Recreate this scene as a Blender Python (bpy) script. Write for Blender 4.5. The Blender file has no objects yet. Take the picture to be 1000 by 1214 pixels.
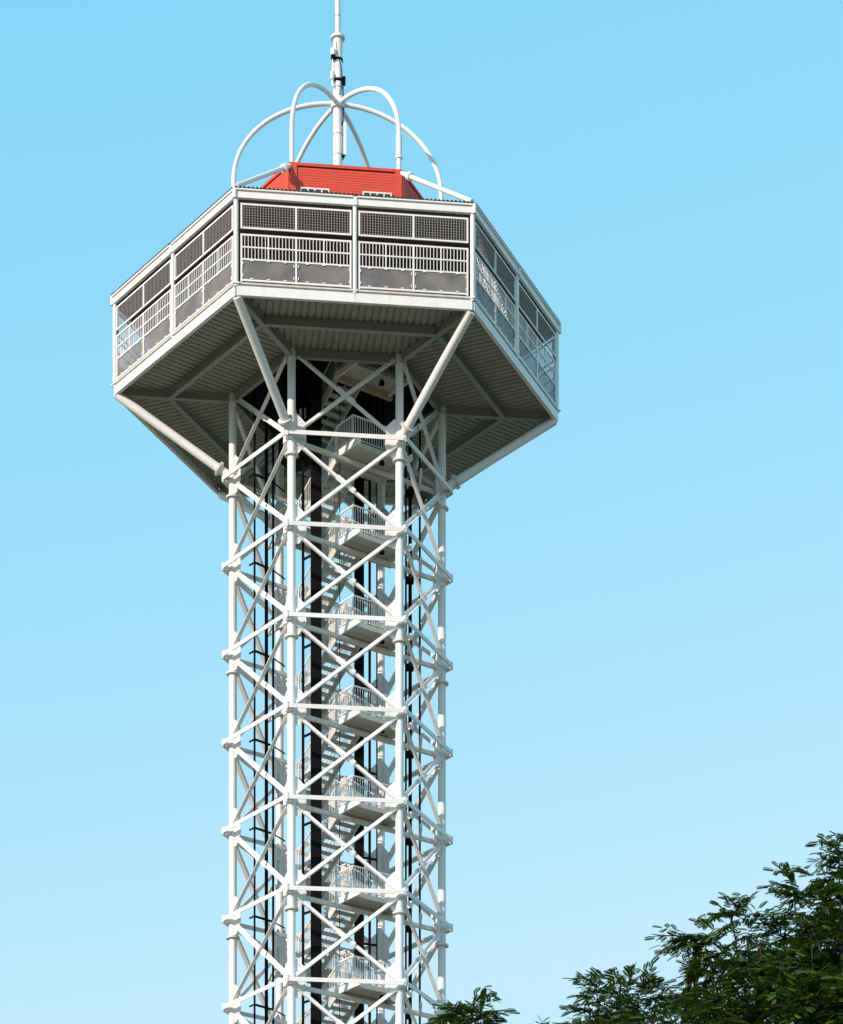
import bpy, math, random
import numpy as np
from mathutils import Vector, Matrix

random.seed(7)
rng = np.random.default_rng(7)
R_ = math.radians
scene = bpy.context.scene
C = scene.collection

# ------------------------------------------------------------------ camera, sky, sun
CAM = Vector((1.704, -109.07, 1.6)); YAW = 0.0141; FPX = 3338.0; CY = 2210.2
cam = bpy.data.cameras.new('camera'); co = bpy.data.objects.new('camera', cam); C.objects.link(co)
co.location = CAM; co.rotation_euler = (R_(90), 0, -YAW)
cam.sensor_fit = 'HORIZONTAL'; cam.sensor_width = 36.0; cam.lens = FPX / 1000 * 36
cam.shift_y = (CY - 607) / 1000
cam.clip_start = 0.5; cam.clip_end = 6000
scene.camera = co

SUN_AZ, SUN_EL = R_(-136), R_(22.8)
sd = Vector((math.cos(SUN_AZ) * math.cos(SUN_EL), math.sin(SUN_AZ) * math.cos(SUN_EL), math.sin(SUN_EL)))
w = bpy.data.worlds.new('World'); scene.world = w; w.use_nodes = True
nt = w.node_tree; nt.nodes.clear()
sky = nt.nodes.new('ShaderNodeTexSky'); sky.sky_type = 'NISHITA'; sky.sun_disc = False
sky.sun_elevation = SUN_EL; sky.sun_rotation = math.atan2(sd.x, sd.y)
sky.air_density = 1.0; sky.dust_density = 1.0; sky.ozone_density = 1.0
# the photograph's sky is a clear pale cyan: a per-channel response applied to the whole dome alike
sep = nt.nodes.new('ShaderNodeSeparateColor'); cmb = nt.nodes.new('ShaderNodeCombineColor')
nt.links.new(sky.outputs[0], sep.inputs[0])
def wmath(op, a, bval=None, blink=None):
    n = nt.nodes.new('ShaderNodeMath'); n.operation = op; nt.links.new(a, n.inputs[0])
    if blink is not None: nt.links.new(blink, n.inputs[1])
    else: n.inputs[1].default_value = bval
    return n.outputs[0]
chan = [wmath('MULTIPLY', wmath('POWER', sep.outputs[c], pw), gain) for c, (gain, pw) in enumerate(((1.68, 1.20), (3.78, 0.36), (5.78, 0.09)))]
gmax = wmath('MINIMUM', chan[1], blink=wmath('MULTIPLY', chan[2], 0.85))
rmax = wmath('MINIMUM', chan[0], blink=wmath('MULTIPLY', gmax, 0.66))
for c, o_ in enumerate((rmax, gmax, chan[2])): nt.links.new(o_, cmb.inputs[c])
bg = nt.nodes.new('ShaderNodeBackground'); bg.inputs['Strength'].default_value = 0.15
wo = nt.nodes.new('ShaderNodeOutputWorld')
nt.links.new(cmb.outputs[0], bg.inputs[0]); nt.links.new(bg.outputs[0], wo.inputs[0])

sl = bpy.data.lights.new('sun', 'SUN'); sl.energy = 4.9; sl.angle = R_(0.5); sl.color = (1.0, 0.835, 0.735)
so = bpy.data.objects.new('sun', sl); C.objects.link(so); so.rotation_euler = sd.to_track_quat('Z', 'Y').to_euler(); so.location = (-40, -60, 90)

scene.view_settings.view_transform = 'Standard'; scene.view_settings.look = 'None'
scene.view_settings.exposure = 0.0; scene.view_settings.gamma = 1.0; scene.view_settings.use_curve_mapping = False
scene.render.resolution_x = 843; scene.render.resolution_y = 1024

# ------------------------------------------------------------------ materials
def new_mat(name):
    m = bpy.data.materials.new(name); m.use_nodes = True
    return m, m.node_tree, m.node_tree.nodes['Principled BSDF']

def painted(name, col, rough=0.5, dirt=0.14, dirt_col=(0.36, 0.30, 0.22), rust=0.0, scale=1.6, metal=0.0, bump=0.0, vary=1.0):
    m, t, b = new_mat(name)
    tc = t.nodes.new('ShaderNodeTexCoord')
    geo = t.nodes.new('ShaderNodeNewGeometry')
    mp = t.nodes.new('ShaderNodeMapping'); mp.inputs['Scale'].default_value = (3.0, 3.0, 0.7)
    t.links.new(geo.outputs['Position'], mp.inputs[0])
    n1 = t.nodes.new('ShaderNodeTexNoise'); n1.inputs['Scale'].default_value = scale; n1.inputs['Detail'].default_value = 7; n1.inputs['Roughness'].default_value = 0.65
    t.links.new(mp.outputs[0], n1.inputs['Vector'])
    r1 = t.nodes.new('ShaderNodeValToRGB'); r1.color_ramp.elements[0].position = 0.42; r1.color_ramp.elements[1].position = 0.78
    r1.color_ramp.elements[0].color = (0, 0, 0, 1); r1.color_ramp.elements[1].color = (dirt, dirt, dirt, 1)
    t.links.new(n1.outputs[0], r1.inputs[0])
    mx = t.nodes.new('ShaderNodeMix'); mx.data_type = 'RGBA'
    mx.inputs[6].default_value = (*col, 1); mx.inputs[7].default_value = (*dirt_col, 1)
    t.links.new(r1.outputs[0], mx.inputs[0])
    out = mx.outputs[2]
    if rust > 0:
        n2 = t.nodes.new('ShaderNodeTexNoise'); n2.inputs['Scale'].default_value = 2.3; n2.inputs['Detail'].default_value = 9; n2.inputs['Roughness'].default_value = 0.72
        t.links.new(geo.outputs['Position'], n2.inputs['Vector'])
        r2 = t.nodes.new('ShaderNodeValToRGB'); r2.color_ramp.elements[0].position = 0.60; r2.color_ramp.elements[1].position = 0.74
        r2.color_ramp.elements[0].color = (0, 0, 0, 1); r2.color_ramp.elements[1].color = (rust, rust, rust, 1)
        t.links.new(n2.outputs[0], r2.inputs[0])
        m2 = t.nodes.new('ShaderNodeMix'); m2.data_type = 'RGBA'; m2.inputs[7].default_value = (0.30, 0.15, 0.06, 1)
        t.links.new(out, m2.inputs[6]); t.links.new(r2.outputs[0], m2.inputs[0]); out = m2.outputs[2]
    oi = t.nodes.new('ShaderNodeObjectInfo'); mr = t.nodes.new('ShaderNodeMapRange'); mr.inputs[3].default_value = vary; mr.inputs[4].default_value = 1.0
    t.links.new(oi.outputs['Random'], mr.inputs[0])
    hv = t.nodes.new('ShaderNodeHueSaturation'); t.links.new(mr.outputs[0], hv.inputs['Value']); t.links.new(out, hv.inputs['Color']); out = hv.outputs[0]
    t.links.new(out, b.inputs['Base Color'])
    rr = t.nodes.new('ShaderNodeMapRange'); rr.inputs[3].default_value = max(0.05, rough - 0.1); rr.inputs[4].default_value = min(1, rough + 0.15)
    t.links.new(n1.outputs[0], rr.inputs[0]); t.links.new(rr.outputs[0], b.inputs['Roughness'])
    b.inputs['Metallic'].default_value = metal
    if bump:
        bp = t.nodes.new('ShaderNodeBump'); bp.inputs['Strength'].default_value = bump; bp.inputs['Distance'].default_value = 0.02
        t.links.new(n1.outputs[0], bp.inputs['Height']); t.links.new(bp.outputs[0], b.inputs['Normal'])
    return m

M = {}
M['white'] = painted('white_paint', (0.835, 0.825, 0.805), 0.55, 0.18, rust=0.16, vary=0.90)
M['stained'] = painted('stained_white_paint', (0.74, 0.71, 0.65), 0.55, 0.5, rust=0.45, vary=0.85)
M['mast'] = painted('mast_paint', (0.80, 0.79, 0.77), 0.45, 0.35, rust=0.12)
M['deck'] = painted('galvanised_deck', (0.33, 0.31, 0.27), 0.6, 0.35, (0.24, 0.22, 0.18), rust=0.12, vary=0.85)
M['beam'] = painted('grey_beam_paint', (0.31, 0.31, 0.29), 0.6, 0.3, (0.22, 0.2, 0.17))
M['black'] = painted('black_steel', (0.006, 0.006, 0.007), 0.55, 0.2, (0.018, 0.016, 0.014))
M['black'].node_tree.nodes['Principled BSDF'].inputs['Specular IOR Level'].default_value = 0.06
M['red'] = painted('red_siding_paint', (0.62, 0.062, 0.030), 0.6, 0.4, (0.40, 0.05, 0.03))
M['rustbeam'] = painted('weathered_beam', (0.50, 0.42, 0.32), 0.7, 0.6, (0.22, 0.14, 0.08), rust=0.7)
M['tread'] = painted('stair_steel', (0.66, 0.64, 0.59), 0.55, 0.35, rust=0.2, vary=0.82)
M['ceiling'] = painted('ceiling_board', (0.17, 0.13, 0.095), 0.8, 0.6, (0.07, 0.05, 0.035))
M['roof'] = painted('roof_sheet', (0.34, 0.33, 0.31), 0.5, 0.4, (0.16, 0.15, 0.13), metal=0.3)
M['concrete'] = painted('concrete', (0.36, 0.35, 0.32), 0.85, 0.4, (0.2, 0.19, 0.17), bump=0.3)
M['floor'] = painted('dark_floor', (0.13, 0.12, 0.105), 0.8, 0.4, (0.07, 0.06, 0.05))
M['wire'] = painted('galvanised_wire', (0.46, 0.45, 0.43), 0.6, 0.3)
M['shade_lining'] = painted('interior_shade_dark', (0.035, 0.033, 0.03), 0.8, 0.3)  # near-black colour that paints in the shade inside the roof house
M['dark_slot'] = painted('dark_slot', (0.03, 0.03, 0.035), 0.6, 0.1)

def sheet_mat():
    m, t, b = new_mat('cloudy_plastic_sheet')
    b.inputs['Base Color'].default_value = (0.30, 0.295, 0.285, 1); b.inputs['Roughness'].default_value = 0.28
    tr = t.nodes.new('ShaderNodeBsdfTransparent'); tr.inputs[0].default_value = (0.80, 0.82, 0.85, 1)
    geo = t.nodes.new('ShaderNodeNewGeometry')
    n = t.nodes.new('ShaderNodeTexNoise'); n.inputs['Scale'].default_value = 1.3; n.inputs['Detail'].default_value = 5
    t.links.new(geo.outputs['Position'], n.inputs['Vector'])
    rp = t.nodes.new('ShaderNodeValToRGB')
    rp.color_ramp.elements[0].position = 0.3; rp.color_ramp.elements[0].color = (0.20, 0.20, 0.20, 1)
    rp.color_ramp.elements[1].position = 0.7; rp.color_ramp.elements[1].color = (0.40, 0.34, 0.29, 1)
    t.links.new(n.outputs[0], rp.inputs[0]); t.links.new(rp.outputs[0], b.inputs['Base Color'])
    mx = t.nodes.new('ShaderNodeMixShader'); mx.inputs[0].default_value = 0.52
    t.links.new(tr.outputs[0], mx.inputs[1]); t.links.new(b.outputs[0], mx.inputs[2])
    t.links.new(mx.outputs[0], t.nodes['Material Output'].inputs[0])
    return m
M['sheet'] = sheet_mat()

def glass_mat():
    m, t, b = new_mat('lift_window')
    b.inputs['Base Color'].default_value = (0.55, 0.6, 0.62, 1); b.inputs['Roughness'].default_value = 0.1
    return m
M['pane'] = glass_mat()

def leaf_mat(name, c0, c1):
    m, t, b = new_mat(name)
    geo = t.nodes.new('ShaderNodeNewGeometry')
    at = t.nodes.new('ShaderNodeAttribute'); at.attribute_name = 'tone'
    rp = t.nodes.new('ShaderNodeValToRGB')
    rp.color_ramp.elements[0].color = (*c0, 1); rp.color_ramp.elements[1].color = (*c1, 1); rp.color_ramp.elements[1].position = 0.96
    e = rp.color_ramp.elements.new(0.995); e.color = (0.30, 0.17, 0.02, 1)
    t.links.new(at.outputs['Fac'], rp.inputs[0]); t.links.new(rp.outputs[0], b.inputs['Base Color'])
    b.inputs['Roughness'].default_value = 0.5; b.inputs['Specular IOR Level'].default_value = 0.3
    tl = t.nodes.new('ShaderNodeBsdfTranslucent')
    mul = t.nodes.new('ShaderNodeMix'); mul.data_type = 'RGBA'; mul.blend_type = 'MULTIPLY'; mul.inputs[0].default_value = 1
    mul.inputs[7].default_value = (1.0, 1.25, 0.5, 1)
    t.links.new(rp.outputs[0], mul.inputs[6]); t.links.new(mul.outputs[2], tl.inputs[0])
    mx = t.nodes.new('ShaderNodeMixShader'); mx.inputs[0].default_value = 0.32
    t.links.new(b.outputs[0], mx.inputs[1]); t.links.new(tl.outputs[0], mx.inputs[2])
    t.links.new(mx.outputs[0], t.nodes['Material Output'].inputs[0])
    return m
M['leaf'] = leaf_mat('locust_leaf', (0.020, 0.050, 0.008), (0.105, 0.170, 0.020))
M['leaf2'] = leaf_mat('locust_leaf_fresh', (0.025, 0.056, 0.009), (0.12, 0.185, 0.024))
M['bark'] = painted('bark', (0.025, 0.021, 0.015), 0.9, 0.6, (0.03, 0.024, 0.018), scale=4, bump=0.8)

def ground_mat():
    m, t, b = new_mat('meadow')
    geo = t.nodes.new('ShaderNodeNewGeometry')
    n = t.nodes.new('ShaderNodeTexNoise'); n.inputs['Scale'].default_value = 0.12; n.inputs['Detail'].default_value = 9
    t.links.new(geo.outputs['Position'], n.inputs['Vector'])
    rp = t.nodes.new('ShaderNodeValToRGB')
    rp.color_ramp.elements[0].position = 0.35; rp.color_ramp.elements[0].color = (0.075, 0.075, 0.03, 1)
    rp.color_ramp.elements[1].position = 0.7; rp.color_ramp.elements[1].color = (0.15, 0.12, 0.065, 1)
    t.links.new(n.outputs[0], rp.inputs[0]); t.links.new(rp.outputs[0], b.inputs['Base Color']); b.inputs['Roughness'].default_value = 0.9
    return m
M['ground'] = ground_mat()
M['paving'] = painted('plaza_paving', (0.27, 0.245, 0.21), 0.85, 0.5, (0.25, 0.23, 0.2), scale=0.5)

# ------------------------------------------------------------------ mesh builder
def frame_for(d, up=None):
    d = d.normalized()
    if up is None or abs(d.dot(up.normalized())) > 0.98:
        up = Vector((0, 0, 1)) if abs(d.z) < 0.95 else Vector((1, 0, 0))
    s = d.cross(up).normalized(); u = s.cross(d).normalized()
    return d, s, u

class MB:
    def __init__(self): self.v = []; self.f = []; self.s = []
    def add(self, vs, fs, smooth=False):
        o = len(self.v); self.v += [tuple(p) for p in vs]
        for f in fs: self.f.append(tuple(i + o for i in f)); self.s.append(smooth)
    def prism(self, p, q, prof, up=None):
        """extrude a closed 2d profile (side, up) from p to q"""
        p, q = Vector(p), Vector(q); d, s, u = frame_for(q - p, None if up is None else Vector(up))
        n = len(prof)
        a = [p + s * x + u * y for x, y in prof]; b = [q + s * x + u * y for x, y in prof]
        self.add(a + b, [(i, (i + 1) % n, n + (i + 1) % n, n + i) for i in range(n)])
        self.add(a, [tuple(range(n))[::-1]]); self.add(b, [tuple(range(n))])
    def bar(self, p, q, wd, h, up=None):
        a, b = wd / 2, h / 2
        self.prism(p, q, [(-a, -b), (a, -b), (a, b), (-a, b)], up)
    def angle(self, p, q, leg, t, up, flip=1):
        f = flip
        pr = [(0, 0), (f * leg, 0), (f * leg, t), (f * t, t), (f * t, leg), (0, leg)]
        c = leg * 0.4
        self.prism(p, q, [(x - f * c, y - c) for x, y in pr], up)
    def ibeam(self, p, q, wd, h, t=0.03, up=None):
        self.bar(p, q, t, h - 2 * t, up)
        P, Q = Vector(p), Vector(q); d, s, u = frame_for(Q - P, None if up is None else Vector(up))
        for sg in (-1, 1):
            o = u * sg * (h / 2 - t / 2); self.bar(P + o, Q + o, wd, t, up)
    def box(self, c, sz):
        x, y, z = c; a, b, e = sz[0] / 2, sz[1] / 2, sz[2] / 2
        self.prism((x - a, y, z), (x + a, y, z), [(-b, -e), (b, -e), (b, e), (-b, e)], (0, 0, 1))
    def tube(self, pts, rad, n=14, caps=True):
        pts = [Vector(p) for p in pts]
        if not hasattr(rad, '__len__'): rad = [rad] * len(pts)
        rings = []; pu = None
        for i, p in enumerate(pts):
            d = (pts[min(i + 1, len(pts) - 1)] - pts[max(i - 1, 0)])
            d, s, u = frame_for(d, pu); pu = u
            rings.append([p + (s * math.cos(2 * math.pi * k / n) + u * math.sin(2 * math.pi * k / n)) * rad[i] for k in range(n)])
        vs = [x for r in rings for x in r]; fs = []
        for i in range(len(pts) - 1):
            for k in range(n):
                a, b = i * n + k, i * n + (k + 1) % n
                fs.append((a, b, b + n, a + n))
        self.add(vs, fs, True)
        if caps:
            self.add(rings[0], [tuple(range(n))[::-1]]); self.add(rings[-1], [tuple(range(n))])
    def mesh(self, name, mat):
        me = bpy.data.meshes.new(name)
        me.from_pydata(self.v, [], self.f); me.materials.append(mat)
        me.polygons.foreach_set('use_smooth', self.s); me.update()
        bm_fix(me)
        return me

import bmesh
def bm_fix(me):
    bm = bmesh.new(); bm.from_mesh(me); bmesh.ops.recalc_face_normals(bm, faces=bm.faces); bm.to_mesh(me); bm.free()

def inst(name, me, parent=None, loc=(0, 0, 0), rz=0.0, kind=None):
    o = bpy.data.objects.new(name, me); C.objects.link(o)
    o.parent = parent; o.location = loc; o.rotation_euler = (0, 0, rz)
    if kind: o['kind'] = kind
    return o
def tag(o, label, cat, group=None):
    o['label'] = label; o['category'] = cat
    if group: o['group'] = group
    return o
def empty(name, loc=(0, 0, 0), rz=0.0):
    o = bpy.data.objects.new(name, None); C.objects.link(o); o.location = loc; o.rotation_euler = (0, 0, rz); o.empty_display_size = 0.5
    return o

# ------------------------------------------------------------------ setting
def disc(name, r, z, mat, n=96, r_in=0):
    mb = MB(); mb.add([(r * math.cos(2 * math.pi * k / n), r * math.sin(2 * math.pi * k / n), z) for k in range(n)], [tuple(range(n))])
    o = inst(name, mb.mesh(name, mat)); o['kind'] = 'structure'; return o
disc('ground', 3000, 0.0, M['ground'])
disc('plaza', 26, 0.004, M['paving'])

# ------------------------------------------------------------------ tower numbers
TH = 0.0985; r = 4.063; RR = 4.452; R = 8.65; PB = CAM.z + 56.37; Z1 = 2.945; H = 3.4; C30 = math.cos(R_(30)); T30 = math.tan(R_(30))
S60 = [k * R_(60) for k in range(6)]
def lev(l): return PB - Z1 - (l - 1) * H
def pol(rad, deg, z=0.0): return Vector((rad * math.cos(R_(deg)), rad * math.sin(R_(deg)), z))
ap, aP = r * C30, R * C30
NV = 8          # levels built piece by piece
tower = empty('observation_tower', (0, 0, 0), TH)
tag(tower, 'tall white steel lattice lookout tower with hexagonal platform, red roof house and mast', 'tower')

# columns (built at corner B, local -60 deg ... use -120 (A) and turn)
mb = MB(); p = pol(r, -120); mb.tube([(p.x, p.y, 0.5), (p.x, p.y, PB + 0.30)], 0.152, 20); me_col = mb.mesh('column', M['white'])
mb = MB(); mb.tube([(p.x, p.y, -0.035), (p.x, p.y, 0.035)], 0.262, 20); me_collar = mb.mesh('collar', M['stained'])
mb = MB(); mb.box((p.x, p.y, 0.25), (1.2, 1.2, 0.5)); me_foot = mb.mesh('footing', M['concrete'])
def gusset(sign):
    # plate in the face plane beside the column A, on face 0 (sign +1) ; mirrored on the other face by reflection
    g = MB(); a = pol(r, -120)
    prof = [(0.0, 0.84), (0.2, 0.84), (0.52, 0.52), (0.56, -0.2), (0.28, -0.62), (0.0, -0.62)]
    e = Vector((1, 0, 0)) if sign > 0 else Vector((-0.5, C30, 0))
    nrm = Vector((0, -1, 0)) if sign > 0 else Vector((-C30, -0.5, 0))
    f = [a + e * x + Vector((0, 0, z)) + nrm * 0.012 for x, z in prof]; b = [q - nrm * 0.024 for q in f]; n = len(prof)
    g.add(f + b, [(i, (i + 1) % n, n + (i + 1) % n, n + i) for i in range(n)]); g.add(f, [tuple(range(n))]); g.add(b, [tuple(range(n))[::-1]])
    for x, z in ((0.26, 0.62), (0.36, 0.50), (0.42, 0.28), (0.30, 0.34), (0.45, -0.1), (0.32, -0.30), (0.25, -0.46), (0.40, -0.22)):
        c_ = a + e * x + Vector((0, 0, z)); g.tube([c_ + nrm * 0.01, c_ + nrm * 0.035], 0.02, 6)
    return g.mesh('gusset_plate', M['white'])
me_gus = [gusset(1), gusset(-1)]
mb = MB(); a0 = pol(r + 0.1, -120); a1 = pol(RR + 0.04, -120); mb.bar(a0, a1, 0.08, 0.29, (0, 0, 1))
mb.bar(pol(r + 0.05, -120, -0.16), pol(RR - 0.1, -120, -0.16), 0.3, 0.02, (0, 0, 1)); me_brk = mb.mesh('node_bracket', M['white'])
for k, a in enumerate(S60):
    col = inst('column', me_col, tower, rz=a)
    inst('footing', me_foot, tower, rz=a)
    for l in range(1, NV + 1):
        for g in me_gus: inst('gusset_plate', g, col, (0, 0, lev(l)))
        inst('node_bracket', me_brk, col, (0, 0, lev(l)))
    for l in (1, 3, 6, 9, 12, 15): inst('collar', me_collar, col, (0, 0, lev(l) - 0.72))

# ring beams and braces
def ring_mb(m, z=0.0):
    c = RR * C30; hx = RR / 2 - 0.06
    m.bar((-hx, -c, z), (hx, -c, z), 0.14, 0.075, (0, 0, 1)); m.bar((-hx, -c - 0.05, z - 0.077), (hx, -c - 0.05, z - 0.077), 0.035, 0.075, (0, 0, 1))
def long_brace(m, sg, z=0.0):
    y = -ap - 0.10
    m.angle((sg * 1.86, y, z - 0.24), (-sg * 1.86, y, z - H + 0.20), 0.155, 0.022, (0, -1, 0), sg)
def half_brace(m, sg, half, z=0.0):
    y = -ap - 0.03
    p0 = Vector((-sg * 1.80, y, z - 0.28)); p1 = Vector((sg * 1.80, y, z - H + 0.26)); mid = (p0 + p1) / 2; d = (p1 - p0).normalized()
    if half == 0: m.angle(p0, mid - d * 0.10, 0.15, 0.022, (0, -1, 0), -sg)
    else: m.angle(mid + d * 0.10, p1, 0.15, 0.022, (0, -1, 0), -sg)
def splice(m, sg, z=0.0):
    y = -ap - 0.052
    p0 = Vector((-sg * 1.80, y, z - 0.28)); p1 = Vector((sg * 1.80, y, z - H + 0.26)); mid = (p0 + p1) / 2; d = (p1 - p0).normalized()
    m.bar(mid - d * 0.42, mid + d * 0.42, 0.20, 0.025, (0, -1, 0))
mb = MB(); ring_mb(mb); me_ring = mb.mesh('ring_beam', M['white'])
me_long, me_half, me_spl = {}, {}, {}
for sg in (1, -1):
    mb = MB(); long_brace(mb, sg); me_long[sg] = mb.mesh('brace', M['white'])
    for hf in (0, 1):
        mb = MB(); half_brace(mb, sg, hf); me_half[sg, hf] = mb.mesh('brace', M['white'])
    mb = MB(); splice(mb, sg); me_spl[sg] = mb.mesh('splice_plate', M['white'])
low = MB()
for k, a in enumerate(S60):
    sg = -1 if k in (1, 2, 3) else 1
    for l in range(0, NV):
        z = lev(l) if l else lev(1) + H * 0.96
        z = lev(l) if l else PB + 0.36
        b = inst('brace', me_long[sg], tower, (0, 0, z), a)
        for hf in (0, 1):
            hb = inst('brace', me_half[sg, hf], tower, (0, 0, z), a)
        inst('splice_plate', me_spl[sg], b, (0, 0, 0), 0)
    for l in range(1, NV + 1): inst('ring_beam', me_ring, tower, (0, 0, lev(l)), a)
    t = MB()
    for l in range(NV, 17):
        long_brace(t, sg, lev(l)); half_brace(t, sg, 0, lev(l)); half_brace(t, sg, 1, lev(l)); ring_mb(t, lev(l + 1) if l < 16 else lev(17))
    ca, sa = math.cos(a), math.sin(a)
    low.add([(x * ca - y * sa, x * sa + y * ca, z) for x, y, z in t.v], t.f)
inst('lower_bracing', low.mesh('lower_bracing', M['white']), tower, kind='stuff')

# ------------------------------------------------------------------ platform
zt = lambda z: PB + z
def sector_strips(mb, y_in, y_out, pitch, prof, zf):
    """ribs running outward over one sixth of the hexagon ring, facing -Y ; prof = [(t,dz)] over one pitch"""
    n = int(y_out * T30 / pitch) + 1
    xs = []
    for i in range(-n, n):
        for t, dz in prof: xs.append(((i + t) * pitch, dz))
    xs.append((n * pitch, prof[0][1]))
    for (xa, da), (xb, db) in zip(xs[:-1], xs[1:]):
        if abs(xb - xa) < 1e-6: xb += 1e-4
        def ys(x): return max(y_in, abs(x) / T30)
        if max(abs(xa), abs(xb)) / T30 >= y_out: continue
        ya, yb = ys(xa), ys(xb)
        mb.add([(xa, -ya, zf(ya) + da), (xb, -yb, zf(yb) + db), (xb, -y_out, zf(y_out) + db), (xa, -y_out, zf(y_out) + da)], [(0, 1, 2, 3)])
rib = [(0.0, 0.0), (0.70, 0.0), (0.76, 0.055), (0.94, 0.055)]
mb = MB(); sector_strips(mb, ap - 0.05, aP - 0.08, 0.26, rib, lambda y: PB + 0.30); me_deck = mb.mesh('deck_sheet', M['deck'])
def trap(y_in, y_out, z, th):
    m = MB(); v = [(-y_in * T30, -y_in), (y_in * T30, -y_in), (y_out * T30, -y_out), (-y_out * T30, -y_out)]
    m.add([(x, y, z) for x, y in v] + [(x, y, z + th) for x, y in v], [(0, 1, 2, 3), (4, 5, 6, 7), (0, 1, 5, 4), (1, 2, 6, 5), (2, 3, 7, 6), (3, 0, 4, 7)])
    return m
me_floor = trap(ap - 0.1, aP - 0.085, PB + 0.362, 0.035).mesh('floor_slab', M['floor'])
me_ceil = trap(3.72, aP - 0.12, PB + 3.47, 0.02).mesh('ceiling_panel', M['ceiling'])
mb = MB(); sector_strips(mb, 3.66, aP + 0.10, 0.15, [(0, 0.0), (0.25, 0.045), (0.5, 0.05), (0.75, 0.01)], lambda y: PB + 3.83 + (aP - y) * 0.10); me_roof = mb.mesh('roof_sheet', M['roof'])
mb = MB(); hx = R / 2 - 0.006
# radial beam to corner A, mid ring, shaft ring
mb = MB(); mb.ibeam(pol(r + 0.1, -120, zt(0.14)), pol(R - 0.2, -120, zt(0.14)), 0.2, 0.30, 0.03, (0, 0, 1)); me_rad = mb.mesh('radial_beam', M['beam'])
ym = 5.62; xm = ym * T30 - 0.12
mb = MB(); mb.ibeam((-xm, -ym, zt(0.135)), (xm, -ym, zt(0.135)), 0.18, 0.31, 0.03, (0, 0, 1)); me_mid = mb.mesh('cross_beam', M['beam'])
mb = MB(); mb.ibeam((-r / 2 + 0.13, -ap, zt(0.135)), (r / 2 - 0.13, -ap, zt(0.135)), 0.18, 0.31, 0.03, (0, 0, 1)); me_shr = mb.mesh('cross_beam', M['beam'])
# edge beams (half a side each)
def half_side(fn, name, mat):
    out = []
    for sg in (-1, 1):
        m = MB(); fn(m, sg); out.append(m.mesh(name, mat))
    return out
def f_edge(m, sg):
    x0, x1 = sg * 0.006, sg * (R / 2 - 0.05)
    m.bar((x0, -aP + 0.03, zt(0.165)), (x1, -aP + 0.03, zt(0.165)), 0.06, 0.33, (0, 0, 1))
    m.bar((x0, -aP + 0.10, zt(0.012)), (x1 - sg * 0.08, -aP + 0.10, zt(0.012)), 0.08, 0.024, (0, 0, 1))
def f_ledge(m, sg):
    x0, x1 = sg * 0.10, sg * (R / 2 - 0.10)
    m.bar((x0, -aP + 0.06, zt(0.425)), (x1, -aP + 0.06, zt(0.425)), 0.16, 0.055, (0, 0, 1))
    m.bar((x0, -aP + 0.09, zt(0.365)), (x1, -aP + 0.09, zt(0.365)), 0.08, 0.06, (0, 0, 1))
def f_fascia(m, sg):
    x0, x1 = sg * 0.07, sg * (R / 2 - 0.03)
    m.bar((x0, -aP - 0.02, zt(3.61)), (x1, -aP - 0.02, zt(3.61)), 0.05, 0.25, (0, 0, 1))
    m.bar((x0, -aP - 0.05, zt(3.76)), (x1, -aP - 0.05, zt(3.76)), 0.11, 0.05, (0, 0, 1))
    m.bar((x0, -aP + 0.03, zt(3.50)), (x1, -aP + 0.03, zt(3.50)), 0.05, 0.07, (0, 0, 1))
me_edge = half_side(f_edge, 'edge_beam', M['white']); me_ledge = half_side(f_ledge, 'sill_rail', M['stained']); me_fas = half_side(f_fascia, 'roof_fascia', M['white'])
# posts
mb = MB(); q = pol(R - 0.07, -120); mb.tube([(q.x, q.y, zt(0.33)), (q.x, q.y, zt(3.60))], 0.088, 14); mb.box((q.x, q.y, zt(0.42)), (0.24, 0.24, 0.05)); me_pc = mb.mesh('corner_post', M['white'])
mb = MB(); mb.tube([(0, -aP + 0.04, zt(0.33)), (0, -aP + 0.04, zt(3.50))], 0.078, 14); mb.box((0, -aP + 0.05, zt(0.42)), (0.2, 0.2, 0.05)); me_pm = mb.mesh('post', M['white'])
mb = MB(); mb.box((0, -aP - 0.03, zt(3.62)), (0.13, 0.12, 0.30)); me_jc = mb.mesh('fascia_cap', M['mast'])
mb = MB(); q = pol(R + 0.03, -120); mb.tube([(q.x, q.y, zt(3.46)), (q.x, q.y, zt(3.80))], 0.085, 8); me_cc = mb.mesh('fascia_cap', M['mast'])
# guard panels
WP = 4.0; YP = -aP + 0.05
def panel_frame(z0, z1, rails, quarter=False):
    m = MB(); h = WP / 2
    for x in (-h + 0.03, h - 0.03): m.bar((x, 0, z0), (x, 0, z1), 0.06, 0.06, (0, 1, 0))
    m.bar((0, -0.003, z0 + 0.03), (0, -0.003, z1 - 0.03), 0.066, 0.05, (0, 1, 0))
    for z, t in rails: m.bar((-h + 0.06, 0, z), (h - 0.06, 0, z), 0.045, t, (0, 0, 1))
    return m
fm = panel_frame(0.50, 2.23, [(0.57, 0.06), (1.32, 0.055), (1.76, 0.045), (2.20, 0.06)])
for cx in (-WP / 4, WP / 4):
    fm.bar((cx, -0.004, 1.35), (cx, -0.004, 2.17), 0.045, 0.04, (0, 1, 0))
    for dx in (-0.6, 0, 0.6):
        for z in (0.625, 1.265): fm.box((cx + dx, -0.03, z), (0.11, 0.02, 0.03))
    for dx in (-0.92, 0.92):
        for z in (0.72, 1.16): fm.box((cx + dx, -0.031, z), (0.03, 0.02, 0.10))
me_gf = fm.mesh('guard_panel', M['white'])
mb = MB()
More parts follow.
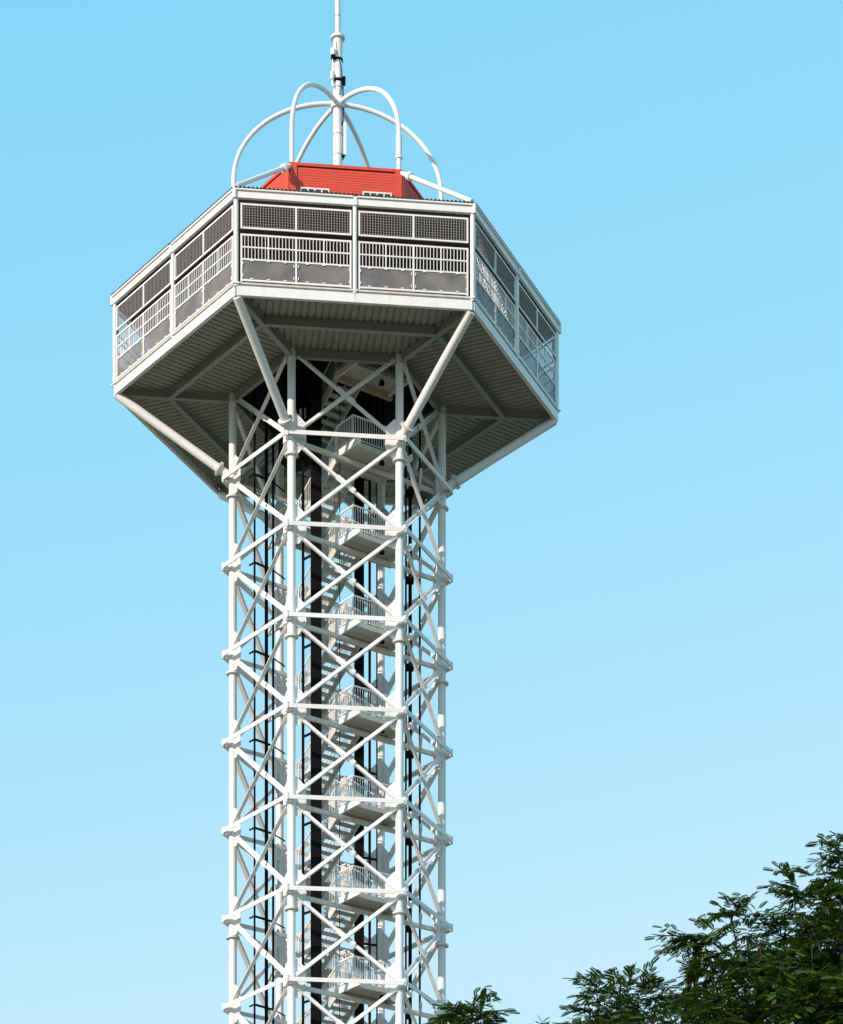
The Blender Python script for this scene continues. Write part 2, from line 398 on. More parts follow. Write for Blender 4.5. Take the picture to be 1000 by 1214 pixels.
for i in range(1, 32):
    x = -WP / 2 + 0.03 + i * (WP - 0.06) / 32
    if min(abs(x), abs(abs(x) - WP / 4)) < 0.045: continue
    mb.bar((x, 0.002, 1.345), (x, 0.002, 2.172), 0.025, 0.02, (0, 1, 0))
me_bars = mb.mesh('bar_row', M['white'])
mb = MB(); mb.box((0, 0.004, 0.945), (WP / 2 - 0.11, 0.012, 0.67)); me_kick = mb.mesh('infill_sheet', M['sheet'])
me_mf = panel_frame(2.42, 3.33, [(2.45, 0.06), (3.30, 0.06)]).mesh('mesh_panel', M['white'])
mb = MB()
for i in range(1, 40):
    x = -WP / 2 + 0.03 + i * (WP - 0.06) / 40
    if abs(x) > 0.04: mb.bar((x, 0.0, 2.475), (x, 0.0, 3.275), 0.0105, 0.009, (0, 1, 0))
for i in range(1, 9): mb.bar((-WP / 2 + 0.05, 0.017, 2.45 + i * 0.0944), (WP / 2 - 0.05, 0.017, 2.45 + i * 0.0944), 0.007, 0.007, (0, 0, 1))
me_wire = mb.mesh('wire_grid', M['wire'])
# slanted support tubes under the corners
p0 = pol(R - 0.16, -120, zt(0.02)); p1 = pol(r + 0.02, -120, lev(1) + 0.02)
mb = MB(); mb.tube([p0, p1], 0.168, 18); me_sup = mb.mesh('support_strut', M['white'])
mb = MB(); d = (p1 - p0).normalized(); fl = p0 + (p1 - p0) * 0.885; mb.tube([fl - d * 0.035, fl + d * 0.035], 0.285, 20); me_sfl = mb.mesh('flange', M['stained'])
# roof house
RC = 4.22; ac = RC * C30; hw = RC / 2
mb = MB(); pitch = 0.095; nb = int((7.12 - 0.40) / pitch)
for i in range(nb):
    z0 = zt(0.40 + i * pitch); z1 = z0 + pitch
    vs = [(-hw, -ac - 0.008, z0), (hw, -ac - 0.008, z0), (hw, -ac, z1), (-hw, -ac, z1), (-hw, -ac, z0), (hw, -ac, z0)]
    mb.add(vs, [(0, 1, 2, 3), (4, 5, 1, 0)])
me_wall = mb.mesh('house_wall', M['red'])
mb = MB(); hl_ = (ac - 0.13) * T30; mb.box((0, -ac + 0.12, zt(3.73)), (2 * hl_, 0.02, 6.7)); me_shade_lin = mb.mesh('shade_lining', M['shade_lining'])  # added dark sheet behind each wall, darkening the interior as shade would
mb = MB(); mb.bar((-hw, -ac + 0.02, zt(7.16)), (hw, -ac + 0.02, zt(7.16)), 0.10, 0.11, (0, 0, 1)); me_cap = mb.mesh('cornice', M['red'])
mb = MB(); e1 = pol(RC, -120)
mb.bar(e1 + Vector((0.14, -0.028, zt(0.4))), e1 + Vector((0.14, -0.028, zt(7.1))), 0.26, 0.035, (0, 1, 0))
o2 = Vector((-0.5, C30, 0)) * 0.14 + Vector((-C30, -0.5, 0)) * 0.028
mb.bar(e1 + o2 + Vector((0, 0, zt(0.4))), e1 + o2 + Vector((0, 0, zt(7.1))), 0.26, 0.035, Vector((-C30, -0.5, 0))); me_cb = mb.mesh('corner_board', M['red'])
mb = MB(); mb.box((0, -ac - 0.035, zt(6.025)), (1.02, 0.03, 0.50))
me_vback = mb.mesh('vent', M['dark_slot'])
mb = MB()
for z in (5.80, 6.25): mb.box((0, -ac - 0.05, zt(z)), (1.08, 0.05, 0.05))
for x in (-0.52, 0.52): mb.box((x, -ac - 0.05, zt(6.025)), (0.05, 0.05, 0.41))
for x in (-0.26, 0.0, 0.26): mb.box((x, -ac - 0.055, zt(6.025)), (0.05, 0.03, 0.41))
me_vfr = mb.mesh('vent_frame', M['white'])
mb = MB(); mb.add([tuple(pol(RC - 0.1, -120 + 60 * i, zt(7.15))) for i in range(6)] + [tuple(pol(RC - 0.1, -120 + 60 * i, zt(7.05))) for i in range(6)],
                  [tuple(range(6)), tuple(range(6, 12))] + [(i, (i + 1) % 6, 6 + (i + 1) % 6, 6 + i) for i in range(6)])
inst('house_roof', mb.mesh('house_roof', M['roof']), tower)
p0 = pol(RC + 0.0, -120, zt(7.08)); p1 = pol(R - 0.12, -120, zt(3.98))
mb = MB(); mb.tube([p0, p1], 0.082, 12); me_rst = mb.mesh('roof_strut', M['white'])
mb = MB(); d = (p1 - p0).normalized(); fl = p0 + d * 0.62; mb.tube([fl - d * 0.09, fl + d * 0.09], 0.15, 14); me_rfl = mb.mesh('flange', M['white'])
mb = MB(); pts = [pol(4.03, -120, zt(7.1)), pol(4.03, -120, zt(7.9))]
for i in range(0, 33):
    t = i / 32 * math.pi / 2; pts.append(pol(max(0.1, 4.03 * math.cos(t)), -120, zt(8.6 + 3.2 * math.sin(t))))
mb.tube(pts, 0.088, 12); me_arch = mb.mesh('arch_tube', M['white'])
for k, a in enumerate(S60):
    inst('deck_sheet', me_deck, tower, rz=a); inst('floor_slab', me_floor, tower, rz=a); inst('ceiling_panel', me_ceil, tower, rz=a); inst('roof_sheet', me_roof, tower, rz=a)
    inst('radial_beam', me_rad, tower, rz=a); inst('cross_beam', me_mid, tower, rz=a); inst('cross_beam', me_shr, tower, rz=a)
    for i in (0, 1):
        eb = inst('edge_beam', me_edge[i], tower, rz=a); inst('sill_rail', me_ledge[i], eb); inst('roof_fascia', me_fas[i], tower, rz=a)
    inst('corner_post', me_pc, tower, rz=a); inst('post', me_pm, tower, rz=a); inst('fascia_cap', me_jc, tower, rz=a); inst('fascia_cap', me_cc, tower, rz=a)
    for sx in (-1, 1):
        c, s = math.cos(a), math.sin(a); lx, ly = sx * (R / 4 - 0.035), YP
        loc = (lx * c - ly * s, lx * s + ly * c, PB)
        g = inst('guard_panel', me_gf, tower, loc, a); inst('bar_row', me_bars, g, kind='stuff')
        for q in (-1, 1): inst('infill_sheet', me_kick, g, (q * WP / 4, 0, 0))
        g = inst('mesh_panel', me_mf, tower, loc, a); inst('wire_grid', me_wire, g, kind='stuff')
    st = inst('support_strut', me_sup, tower, rz=a); inst('flange', me_sfl, st)
    hwl = inst('house_wall', me_wall, tower, rz=a); inst('cornice', me_cap, hwl); inst('shade_lining', me_shade_lin, hwl); inst('corner_board', me_cb, hwl)
    for x in (-1.17, 1.17):
        v = inst('vent', me_vback, hwl, (x, 0, 0)); v2 = inst('vent_frame', me_vfr, hwl, (x, 0, 0))
    rs = inst('roof_strut', me_rst, tower, rz=a); inst('flange', me_rfl, rs)
    inst('arch_tube', me_arch, tower, rz=a)

# mast
mb = MB(); mb.tube([(0, 0, zt(7.1)), (0, 0, zt(14.36))], 0.18, 20); mb.tube([(0, 0, zt(14.3)), (0, 0, zt(21)), (0, 0, zt(24))], [0.105, 0.1, 0.05], 16)
mast = inst('mast', mb.mesh('mast', M['mast']), tower)
mb = MB(); mb.tube([(0, 0, zt(14.32)), (0, 0, zt(14.41))], 0.275, 24); inst('mast_flange', mb.mesh('mast_flange', M['mast']), mast)
mb = MB(); mb.tube([(0, 0, -0.012), (0, 0, 0.012)], 0.188, 20); me_mj = mb.mesh('joint_ring', M['beam'])
for z in (8.2, 9.0, 9.8, 10.6, 12.4): inst('joint_ring', me_mj, mast, (0, 0, zt(z)))
mb = MB(); mb.tube([(0, 0, -0.012), (0, 0, 0.012)], 0.113, 16); me_mj2 = mb.mesh('joint_ring', M['beam'])
for z in (15.2, 16.6): inst('joint_ring', me_mj2, mast, (0, 0, zt(z)))
mb = MB(); mb.tube([(0, 0, zt(11.62)), (0, 0, zt(12.0))], 0.27, 16); inst('hub', mb.mesh('hub', M['white']), mast)
# aerials on the mast: little pots with brackets, a rod, a cable and a slim panel
mb = MB(); mb.tube([(-0.20, -0.2, zt(13.55)), (-0.20, -0.2, zt(13.8)), (-0.20, -0.2, zt(13.86))], [0.095, 0.095, 0.03], 12); mb.tube([(-0.22, -0.2, zt(12.75)), (-0.22, -0.2, zt(13.42))], 0.026, 8)
mb.tube([(-0.24, -0.2, zt(12.62)), (-0.24, -0.2, zt(12.9))], 0.075, 10); mb.tube([(-0.22, -0.2, zt(12.35)), (-0.22, -0.2, zt(12.62))], 0.04, 8)
inst('aerial', mb.mesh('aerial', M['white']), mast)
mb = MB(); mb.tube([(0, 0, zt(13.44)), (0, 0, zt(13.52))], 0.205, 16); mb.box((-0.2, -0.2, zt(13.48)), (0.16, 0.16, 0.12)); mb.tube([(0, 0, zt(12.62)), (0, 0, zt(12.72))], 0.205, 16)
mb.box((0.22, -0.05, zt(12.68)), (0.14, 0.16, 0.28)); mb.box((0.235, -0.05, zt(11.95)), (0.09, 0.09, 0.12)); mb.tube([(0.2, -0.08, zt(9.6)), (0.2, -0.08, zt(12.6))], 0.022, 6)
mb.box((0.21, -0.1, zt(9.75)), (0.1, 0.1, 0.1)); mb.box((0.21, -0.1, zt(11.0)), (0.1, 0.1, 0.08))
inst('aerial_bracket', mb.mesh('aerial_bracket', M['black']), mast)
mb = MB(); mb.box((0.26, -0.12, zt(10.4)), (0.12, 0.08, 1.25)); inst('panel_antenna', mb.mesh('panel_antenna', M['mast']), mast)
pts = [(0.12 * math.sin(z * 2.1) + 0.03, -0.17, zt(z)) for z in np.arange(12.0, 14.2, 0.1)]
mb = MB(); mb.tube(pts, 0.015, 6); inst('cable', mb.mesh('cable', M['black']), mast)
q = pol(4.03, -60); mb = MB(); mb.tube([(q.x, q.y, zt(7.8)), (q.x, q.y, zt(8.62))], 0.115, 10); mb.tube([(q.x, q.y, zt(7.72)), (q.x, q.y, zt(7.8))], 0.14, 10); inst('tube_sleeve', mb.mesh('tube_sleeve', M['white']), tower)

# ------------------------------------------------------------------ stairs (u across, v from corner B towards corner E)
Bc = pol(r, -60); U = pol(1, 30); V = pol(1, 120); Z = Vector((0, 0, 1))
def SP(u, v, z=0.0): return Bc + U * u + V * v + Z * z
v0, v1, v2, v3 = 1.28, 2.45, 5.15, 6.45; us = 1.2; FL = 0.25
def railing(m, path, h=0.95, step=0.105):
    for a, b in zip(path[:-1], path[1:]):
        n = max(1, int((b - a).length / step))
        m.bar(a + Z * h, b + Z * h, 0.045, 0.045, (0, 0, 1)); m.bar(a + Z * 0.08, b + Z * 0.08, 0.03, 0.03, (0, 0, 1))
        for i in range(n + 1):
            p = a.lerp(b, i / n); t = 0.045 if i in (0, n) else 0.017
            m.bar(p + Z * (0.0 if i in (0, n) else 0.09), p + Z * (h - 0.02), t, t, U)
def landing_mb(m):
    c = SP(0, (v0 + v1) / 2, FL - 0.03); m.bar(SP(0, v0, FL - 0.03), SP(0, v1, FL - 0.03), 2 * us - 0.1, 0.05, (0, 0, 1))
    m.bar(SP(-us, v0, 0.14), SP(us, v0, 0.14), 0.05, 0.17, (0, 0, 1))
def side_mb(m, sg):
    m.bar(SP(sg * us, 0.86, 0.12), SP(sg * us, v1 + 0.1, 0.12), 0.07, 0.24, (0, 0, 1))
def half_mb(m):
    m.bar(SP(0, v2, -1.7 + FL - 0.03), SP(0, v3, -1.7 + FL - 0.03), 2 * us - 0.1, 0.05, (0, 0, 1))
    for sg in (-1, 1): m.bar(SP(sg * us, v2 - 0.1, -1.58), SP(sg * us, v3 + 0.78, -1.58), 0.07, 0.24, (0, 0, 1))
    for v in (v2, v3): m.bar(SP(-us, v, -1.57), SP(us, v, -1.57), 0.07, 0.2, (0, 0, 1))
def flight_mb(m, f):
    ua, ub, za, zb = (-1.12, -0.06, FL, FL - 1.7) if f == 0 else (0.06, 1.12, FL - 3.4, FL - 1.7)
    for u in (ua, ub): m.bar(SP(u, v1, za - 0.12), SP(u, v2, zb - 0.12), 0.05, 0.26, (0, 0, 1))
def flight_rail(m, f):
    ua, ub, za, zb = (-1.12, -0.06, FL, FL - 1.7) if f == 0 else (0.06, 1.12, FL - 3.4, FL - 1.7)
    for u in (ua, ub): railing(m, [SP(u, v1 + 0.1, za - 0.03), SP(u, v2 - 0.05, zb)], 0.92, 0.13)
NT = 9
def tread_pos(f, i):
    t = (i + 0.5) / NT
    za, zb = (FL, FL - 1.7) if f == 0 else (FL - 3.4, FL - 1.7)
    return SP(-0.59 if f == 0 else 0.59, v1 + (v2 - v1) * t, za + (zb - za) * t)
tm = MB(); tm.bar(-U * 0.50, U * 0.50, 0.30, 0.035, (0, 0, 1)); tm.bar(-U * 0.50 - V * 0.14 - Z * 0.08, U * 0.50 - V * 0.14 - Z * 0.08, 0.02, 0.13, (0, 0, 1)); me_tread = tm.mesh('tread', M['tread'])
mb = MB(); landing_mb(mb); me_land = mb.mesh('stair_landing', M['tread'])
me_side = []
for sg in (-1, 1):
    mb = MB(); side_mb(mb, sg); me_side.append(mb.mesh('landing_beam', M['white']))
mb = MB(); mb.bar(SP(-us + 0.05, v1, 0.08), SP(us + 0.2, v1, 0.08), 0.16, 0.24, (0, 0, 1)); me_rb = mb.mesh('landing_bearer', M['rustbeam'])
mb = MB(); railing(mb, [SP(-us, v1, FL), SP(-us, v0 + 0.04, FL), SP(us, v0 + 0.04, FL), SP(us, v1, FL)]); me_lr = mb.mesh('railing', M['white'])
mb = MB(); half_mb(mb); me_hl = mb.mesh('stair_landing', M['tread'])
mb = MB(); railing(mb, [SP(-us, v2, FL - 1.7), SP(-us, v3, FL - 1.7), SP(us, v3, FL - 1.7), SP(us, v2, FL - 1.7)]); me_hr = mb.mesh('railing', M['white'])
me_fl, me_fr = [], []
for f in (0, 1):
    mb = MB(); flight_mb(mb, f); me_fl.append(mb.mesh('stair_flight', M['tread']))
    mb = MB(); flight_rail(mb, f); me_fr.append(mb.mesh('handrail', M['white']))
mb = MB(); p = SP(0.35, v0 + 0.35, 0.02); mb.box((p.x, p.y, p.z), (0.14, 0.14, 0.1)); mb.box((p.x, p.y, p.z - 0.08), (0.2, 0.2, 0.06)); me_lamp = mb.mesh('light_fitting', M['black'])
for l in range(0, NV + 1):
    z = lev(l) if l else PB + 0.10
    ln = inst('stair_landing', me_land, tower, (0, 0, z)); inst('railing', me_lr, ln); inst('landing_bearer', me_rb, ln); inst('light_fitting', me_lamp, ln)
    for s_ in me_side: inst('landing_beam', s_, ln)
    hl = inst('stair_landing', me_hl, tower, (0, 0, z)); inst('railing', me_hr, hl)
    for f in (0, 1):
        fl = inst('stair_flight', me_fl[f], tower, (0, 0, z)); inst('handrail', me_fr[f], fl)
        for i in range(NT): inst('tread', me_tread, fl, tread_pos(f, i))
low = MB()
for l in range(NV + 1, 16):
    t = MB(); landing_mb(t); half_mb(t); side_mb(t, 1); side_mb(t, -1)
    for f in (0, 1):
        flight_mb(t, f)
        for i in range(NT):
            q = tread_pos(f, i); t.bar(q - U * 0.5, q + U * 0.5, 0.3, 0.035, (0, 0, 1))
    low.add([(x, y, z + lev(l)) for x, y, z in t.v], t.f)
inst('lower_stair', low.mesh('lower_stair', M['tread']), tower, kind='stuff')

# ------------------------------------------------------------------ lift shaft guides (world plan -> tower plan)
iT = Matrix.Rotation(-TH, 3, 'Z')
def plan(px, Y):
    """plan point of the tower seen in image column px at depth Y, expressed in the tower's own frame"""
    x = CAM.x + math.tan(math.atan((px - 500) / FPX) + YAW) * (Y - CAM.y)
    return iT @ Vector((x, Y, 0))
guides = [(302, -0.8, .075, .075), (316, -0.35, .13, .10), (324, -0.15, .085, .085), (359.5, -1.05, .10, .10), (375, -1.62, .41, .22), (403, -1.75, .03, .03),
          (426, 2.3, .38, .2), (438.5, 2.45, .10, .10), (447, 2.6, .05, .05), (481.5, 0.5, .07, .07), (486.5, 0.75, .13, .12), (498, 0.15, .075, .075)]
gp = []
for px, Y, a, b in guides:
    q = plan(px, Y); gp.append(q); m = MB(); m.bar((q.x, q.y, 0.004), (q.x, q.y, zt(3.0)), a, b, (0, 1, 0))
    inst('guide_rail', m.mesh('guide_rail', M['black']), tower)
m = MB()
e0 = plan(296, -0.55); m.bar(gp[0] + (e0 - gp[0]) * 1.0, gp[0], 0.05, 0.05, Z); m.bar(gp[0], gp[2], 0.06, 0.07, Z); m.bar(gp[2], plan(338, 0.6), 0.04, 0.04, Z)
me_gb1 = m.mesh('guide_bracket', M['black'])
me_gb2 = []
for (a_, b_, t_) in ((9, 11, 0.10), (6, 8, 0.08), (4, 3, 0.08)):
    m = MB(); m.bar(gp[a_], gp[b_], 0.06, t_, Z); me_gb2.append(m.mesh('guide_bracket', M['black']))
for (i_, z_, s_) in ((7, -0.9, 0.22), (10, 0.05, 0.28)):
    m = MB(); m.box((gp[i_].x, gp[i_].y, z_), (s_, s_ * .9, 0.22)); me_gb2.append(m.mesh('guide_clamp', M['black']))
# white horizontal ties carrying the guides
me_tie = []
for (i, tgt) in ((11, pol(ap, -30)), (7, pol(ap, 90))):
    m = MB(); m.bar(gp[i] - Z * 0.12, tgt - Z * 0.12, 0.10, 0.12, Z); me_tie.append(m.mesh('guide_tie', M['white']))
for l in range(1, NV + 1):
    inst('guide_bracket', me_gb1, tower, (0, 0, lev(l))); 
    for g_ in me_gb2 + me_tie: inst(g_.name.split('.')[0], g_, tower, (0, 0, lev(l)))

m = MB(); m.bar(pol(r, 180, -0.16), pol(r, 60, -0.16), 0.12, 0.13, Z); me_ch1 = m.mesh('tie_beam', M['white'])
m = MB(); m.bar(pol(r, -120, -0.16), pol(r, 0, -0.16), 0.12, 0.15, Z); me_ch2 = m.mesh('tie_beam', M['stained'])
for l in range(1, NV + 1):
    for g_ in (me_ch1, me_ch2): inst('tie_beam', g_, tower, (0, 0, lev(l)))

# lift car parked at the top
lc = plan(356, 0.2); lw = Matrix.Rotation(TH, 3, 'Z') @ lc
car = empty('lift_car', (lw.x, lw.y, zt(-1.9)), TH + R_(-30)); tag(car, 'black lift car with small pale windows parked under the platform inside the shaft', 'lift')
m = MB(); m.box((0, 0, 1.15), (1.3, 1.1, 2.3)); m.box((0, 0, 2.36), (1.4, 1.2, 0.12)); m.box((0, 0, -0.05), (1.4, 1.2, 0.12)); inst('car_body', m.mesh('car_body', M['black']), car)
m = MB(); m.box((0, -0.56, 1.45), (0.26, 0.02, 0.42)); me_p = m.mesh('window', M['pane'])
for x in (-0.38, 0.0, 0.38): inst('window', me_p, car, (x, 0, 0))

# ------------------------------------------------------------------ trees
def P(px, py, Y):
    x = CAM.x + math.tan(math.atan((px - 500) / FPX) + YAW) * (Y - CAM.y)
    return Vector((x, Y, CAM.z + (CY - py) / FPX * (Y - CAM.y) * math.cos(YAW)))

def frond_template():
    """pinnate leaf along +X, unit length; leaflets are small folded diamonds"""
    vs, fs = [], []
    vs += [(0, -0.008, 0), (1, -0.004, -0.05), (1, 0.004, -0.05), (0, 0.008, 0)]; fs.append((0, 1, 2, 3))
    n = 11
    for i in range(n):
        t = 0.16 + 0.82 * i / (n - 1); L = 0.225 * (0.75 + 0.5 * math.sin(math.pi * (0.15 + 0.8 * i / n))); wv = L * 0.27
        for s in (-1, 1):
            a = R_(62); c, sn = math.cos(a), math.sin(a)
            base = (t, 0, -0.05 * t)
            def pt(l, k, dz): return (base[0] + l * c - k * sn * 0.0 + k * 0.9, s * (l * sn - k * 0.25), base[2] + dz)
            o = len(vs)
            vs += [pt(0, 0, 0), pt(L * 0.5, wv, -0.02), pt(L, 0, -0.06), pt(L * 0.5, -wv, -0.02)]
            fs.append((o, o + 1, o + 2, o + 3))
    return np.array(vs), np.array(fs)
FV, FF = frond_template()

def make_crown(twigs, size, spacing, g):
    """twigs: list of (start, direction, length); returns verts, faces, tones"""
    pos, dirs, ups, sc = [], [], [], []
    for (p, d, L, lead) in twigs:
        n = max(2, int(L / spacing))
        side = np.cross(d, (0, 0, 1)); nn = np.linalg.norm(side); side = side / nn if nn > 1e-3 else np.array((1, 0, 0))
        for i in range(n + 1):
            t = (i + g.uniform(-.3, .3)) / n
            q = p + d * L * t + np.array((0, 0, -0.25 * L * t * t))
            s = 1 if i % 2 else -1
            fd = d * g.uniform(.35, .9) + side * s * g.uniform(.5, 1.0) + np.array((0, 0, g.uniform(-.28, .16)))
            if i == n: fd = d + np.array((0, 0, -.2))
            fd = fd / np.linalg.norm(fd)
            up = np.array((g.normal(0, .38), g.normal(0, .38), 1.0)); up -= fd * up.dot(fd); up /= np.linalg.norm(up)
            pos.append(q); dirs.append(fd); ups.append(up); sc.append(size * g.uniform(.65, 1.2))
    pos, dirs, ups, sc = map(np.array, (pos, dirs, ups, sc))
    sd_ = np.cross(ups, dirs)
    N = len(pos); nv = len(FV)
    V_ = pos[:, None, :] + sc[:, None, None] * (FV[None, :, 0:1] * dirs[:, None, :] + FV[None, :, 1:2] * sd_[:, None, :] + FV[None, :, 2:3] * ups[:, None, :])
    # droop along the frond
    V_[:, :, 2] -= (sc[:, None] * 0.14 * FV[None, :, 0] ** 2)
    F_ = FF[None] + (np.arange(N) * nv)[:, None, None]
    tone = np.repeat(np.clip(g.beta(2, 2.4, N), 0, 1), len(FF))
    tone = np.clip(tone + g.normal(0, .07, len(tone)), 0, 0.97)
    tone[g.random(len(tone)) < 0.0012] = 1.0
    return V_.reshape(-1, 3), F_.reshape(-1, 4), tone

def np_mesh(name, V_, F_, tone, mat):
    me = bpy.data.meshes.new(name)
    me.vertices.add(len(V_)); me.vertices.foreach_set('co', V_.astype(np.float32).ravel())
    me.loops.add(F_.size); me.loops.foreach_set('vertex_index', F_.astype(np.int32).ravel())
    me.polygons.add(len(F_)); me.polygons.foreach_set('loop_start', np.arange(0, F_.size, 4, dtype=np.int32))
    me.update(calc_edges=True)
    at = me.attributes.new('tone', 'FLOAT', 'FACE'); at.data.foreach_set('value', tone.astype(np.float32))
    me.materials.append(mat); me.validate()
    return me

def tree(name, label, Y, base, fork_h, clumps, sprays, bulk, mat, seed, size=0.125, dens=1.9):
    g = np.random.default_rng(seed); rs = random.Random(seed)
    root = empty(name, (base[0], base[1], 0)); tag(root, label, 'tree', 'trees beside the tower')
    ppm = FPX / (Y - CAM.y)
    B = Vector((base[0], base[1], 0)); wood = MB(); twigs = []
    fork = B + Vector((0.2, 0.1, fork_h))
    wood.tube([Vector((0, 0, -0.05)), Vector((0.05, 0, fork_h * 0.5)), fork - B], [0.26, 0.2, 0.15], 12)
    cl = []
    for (px, py, rp, dy) in clumps: cl.append((P(px, py, Y + dy), rp / ppm))
    nview = len(cl)
    for (c, rad) in bulk: cl.append((B + Vector(c), rad))
    for ic, (c, rad) in enumerate(cl):
        # limb to the clump
        s = fork + Vector((0, 0, rs.uniform(-fork_h * .25, 0))); mid = s.lerp(c, 0.5) + Vector((rs.uniform(-.2, .2), rs.uniform(-.2, .2), -0.12 * (c - s).length))
        pts = []
        for i in range(7):
            t = i / 6; pts.append((s * (1 - t) ** 2 + mid * 2 * t * (1 - t) + c * t * t) - B)
        wood.tube(pts, [0.045 * (1 - 0.93 * i / 6) + 0.004 for i in range(7)], 6)
        nt_ = int(max(6, (30 if ic < nview else 9) * dens * (rad / 0.45) ** 2.2))
        ca = np.array(c)
        for i in range(nt_):
            az = g.uniform(0, 2 * math.pi); el = R_(g.uniform(-25, 45))
            d = np.array((math.cos(az) * math.cos(el), math.sin(az) * math.cos(el), math.sin(el)))
            st = ca + np.array((g.normal(0, .42), g.normal(0, .42), g.normal(0, .34))) * rad
            L = g.uniform(.35, .75) * max(0.3, rad)
            twigs.append((st, d, L, 0))
            if i % 4 == 0:
                a = Vector(st) - B; b = Vector(st + d * L * 0.9) - B
                wood.tube([c - B, a, b], [0.012, 0.009, 0.004], 4, False)
    for (x0, y0, x1, y1, dy) in sprays:
        a = P(x0, y0, Y + dy); b = P(x1, y1, Y + dy + rs.uniform(-.25, .25)); d = b - a; L = d.length
        for j in range(4):
            jit = np.array((rs.gauss(0, .05), rs.gauss(0, .08), rs.gauss(0, .04))) * (j > 0); dd = np.array(d / L) + np.array((rs.gauss(0, .18), rs.gauss(0, .3), rs.gauss(0, .14))) * (j > 0)
            twigs.append((np.array(a) + jit, dd / np.linalg.norm(dd), L * (0.95 if j == 0 else rs.uniform(.6, .95)), 1))
        wood.tube([a - B, a.lerp(b, .5) - B + Vector((0, 0, -.06 * L)), b - B - Vector((0, 0, .22 * L))], [0.014, 0.009, 0.004], 5, False)
    V_, F_, tone = make_crown(twigs, size, 0.036, g)
    V_ -= np.array(B)
    inst('trunk', wood.mesh('trunk', M['bark']), root)
    inst('crown', np_mesh('crown', V_, F_, tone, mat), root)
    return len(F_)

YT = -79.0     # 30 m from the camera
big_cl = [(1000, 1065, 48, 0), (1010, 1030, 34, .3), (962, 1098, 36, -.2), (930, 1110, 32, .4), (885, 1108, 30, 0), (868, 1088, 18, .2), (905, 1150, 52, -.4), (845, 1150, 36, .3), (850, 1185, 46, -.5), (960, 1150, 60, .5), (960, 1190, 60, -.7),
          (900, 1205, 60, .2), (1005, 1130, 60, .8), (1015, 1190, 70, -.6), (815, 1120, 15, .1), (835, 1112, 16, -.1), (815, 1195, 26, .2), (942, 1062, 12, .1), (800, 1218, 28, -.3), (995, 1015, 16, -.1), (1030, 1000, 34, .2),
          (880, 1140, 44, .9), (930, 1175, 60, 1.2), (990, 1100, 50, 1.2), (860, 1215, 50, .9), (1010, 1215, 60, 1.0)]
big_sp = [(825, 1112, 776, 1097, 0), (820, 1118, 790, 1118, .1), (845, 1112, 806, 1100, .1), (850, 1130, 815, 1135, -.2), (868, 1085, 848, 1074, 0), (872, 1072, 860, 1053, 0), (872, 1080, 888, 1056, .1), (885, 1095, 912, 1072, .1), (868, 1095, 852, 1100, 0),
          (950, 1058, 920, 1033, .1), (940, 1044, 922, 1016, 0), (946, 1060, 926, 1052, .1), (950, 1064, 972, 1040, .2), (955, 1080, 928, 1078, -.1), (905, 1095, 935, 1084, .2), (995, 1020, 974, 1012, 0), (998, 1008, 980, 992, 0), (1010, 1004, 996, 984, 0),
          (990, 1040, 964, 1046, .2), (985, 1060, 960, 1050, .1), (850, 1085, 840, 1090, .3), (830, 1150, 806, 1160, .1), (830, 1170, 806, 1182, .1), (836, 1184, 805, 1196, .2), (826, 1125, 817, 1160, .2), (975, 1000, 974, 988, .2), (960, 1035, 945, 1022, .3)]
bulk = []
g0 = np.random.default_rng(3)
while len(bulk) < 34:
    c = np.array((g0.uniform(-2.6, 3.4), g0.uniform(-2.6, 3.0), g0.uniform(5.4, 10.3)))
    q = (c - np.array((0.6, 0.2, 8.4))) / np.array((3.3, 3.0, 3.2))
    if (q ** 2).sum() < 1 and (q ** 2).sum() > .15: bulk.append((tuple(c), 0.8))
for c in ((1.8, 0.3, 12.3), (2.4, -.5, 11.6), (2.2, 1.2, 11.8), (3.0, .3, 11.0), (1.4, 1.8, 11.2)): bulk.append((c, 0.65))
bx = P(985, 1200, YT).x
n1 = tree('locust_tree', 'large dark green feathery leaved tree rising highest of the three', YT, (bx, YT + .4), 6.5, big_cl, big_sp, bulk, M['leaf'], 11)

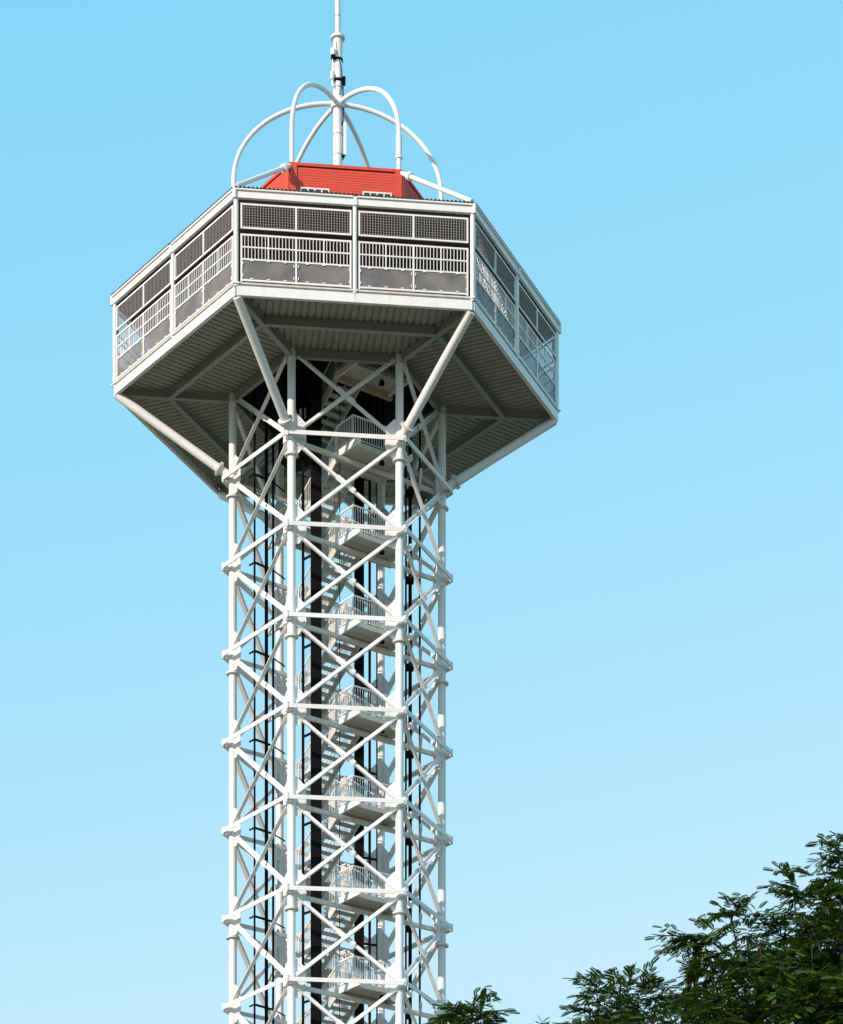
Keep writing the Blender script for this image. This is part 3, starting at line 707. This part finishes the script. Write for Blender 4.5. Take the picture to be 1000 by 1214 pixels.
YM = -77.5
mid_cl = [(735, 1180, 26, 0), (708, 1175, 18, .2), (700, 1196, 22, -.2), (757, 1178, 20, .2), (778, 1182, 14, 0), (745, 1200, 34, .3), (715, 1214, 34, -.1), (780, 1208, 26, .2), (690, 1222, 26, .2), (745, 1225, 40, -.4), (735, 1205, 36, .8)]
mid_sp = [(708, 1170, 690, 1148, 0), (715, 1165, 704, 1150, .1), (735, 1165, 728, 1146, 0), (745, 1168, 750, 1143, .1), (702, 1182, 678, 1172, 0), (768, 1175, 792, 1156, .1), (775, 1182, 806, 1176, .2), (780, 1190, 812, 1188, 0), (770, 1172, 768, 1150, .2), (700, 1200, 676, 1186, .1), (690, 1214, 650, 1208, .1), (760, 1168, 772, 1146, -.1)]
bulk2 = []
while len(bulk2) < 16:
    c = np.array((g0.uniform(-1.8, 1.8), g0.uniform(-1.8, 1.8), g0.uniform(5.2, 10.4)))
    q = (c - np.array((0, 0, 8.0))) / np.array((1.9, 1.9, 2.7))
    if .2 < (q ** 2).sum() < 1: bulk2.append((tuple(c), 0.65))
n2 = tree('locust_tree', 'lower bushy green tree between the dark tall tree and the tower', YM, (P(742, 1200, YM).x, YM + .3), 6.0, mid_cl, mid_sp, bulk2, M['leaf2'], 23)

YL = -80.5
left_cl = [(552, 1212, 11, 0), (536, 1211, 8, .1), (568, 1217, 9, .1), (545, 1228, 18, .2), (572, 1232, 16, -.2), (640, 1226, 12, .1)]
left_sp = [(550, 1204, 521, 1187, 0), (545, 1206, 517, 1200, .1), (558, 1200, 540, 1186, .1), (560, 1200, 566, 1188, 0), (570, 1206, 573, 1176, .1), (572, 1180, 584, 1178, .1), (572, 1204, 597, 1191, 0), (575, 1210, 594, 1206, .1), (640, 1222, 634, 1210, .1), (645, 1224, 656, 1209, .1), (560, 1208, 527, 1210, 0)]
bulk3 = []
while len(bulk3) < 12:
    c = np.array((g0.uniform(-1.5, 1.5), g0.uniform(-1.5, 1.5), g0.uniform(5.0, 9.9)))
    q = (c - np.array((0, 0, 7.7))) / np.array((1.6, 1.6, 2.3))
    if .2 < (q ** 2).sum() < 1: bulk3.append((tuple(c), 0.6))
n3 = tree('locust_tree', 'thin leafy treetop just reaching up beside the foot of the shaft', YL, (P(558, 1200, YL).x, YL + .3), 5.6, left_cl, left_sp, bulk3, M['leaf'], 31)
print('leaf faces', n1, n2, n3)
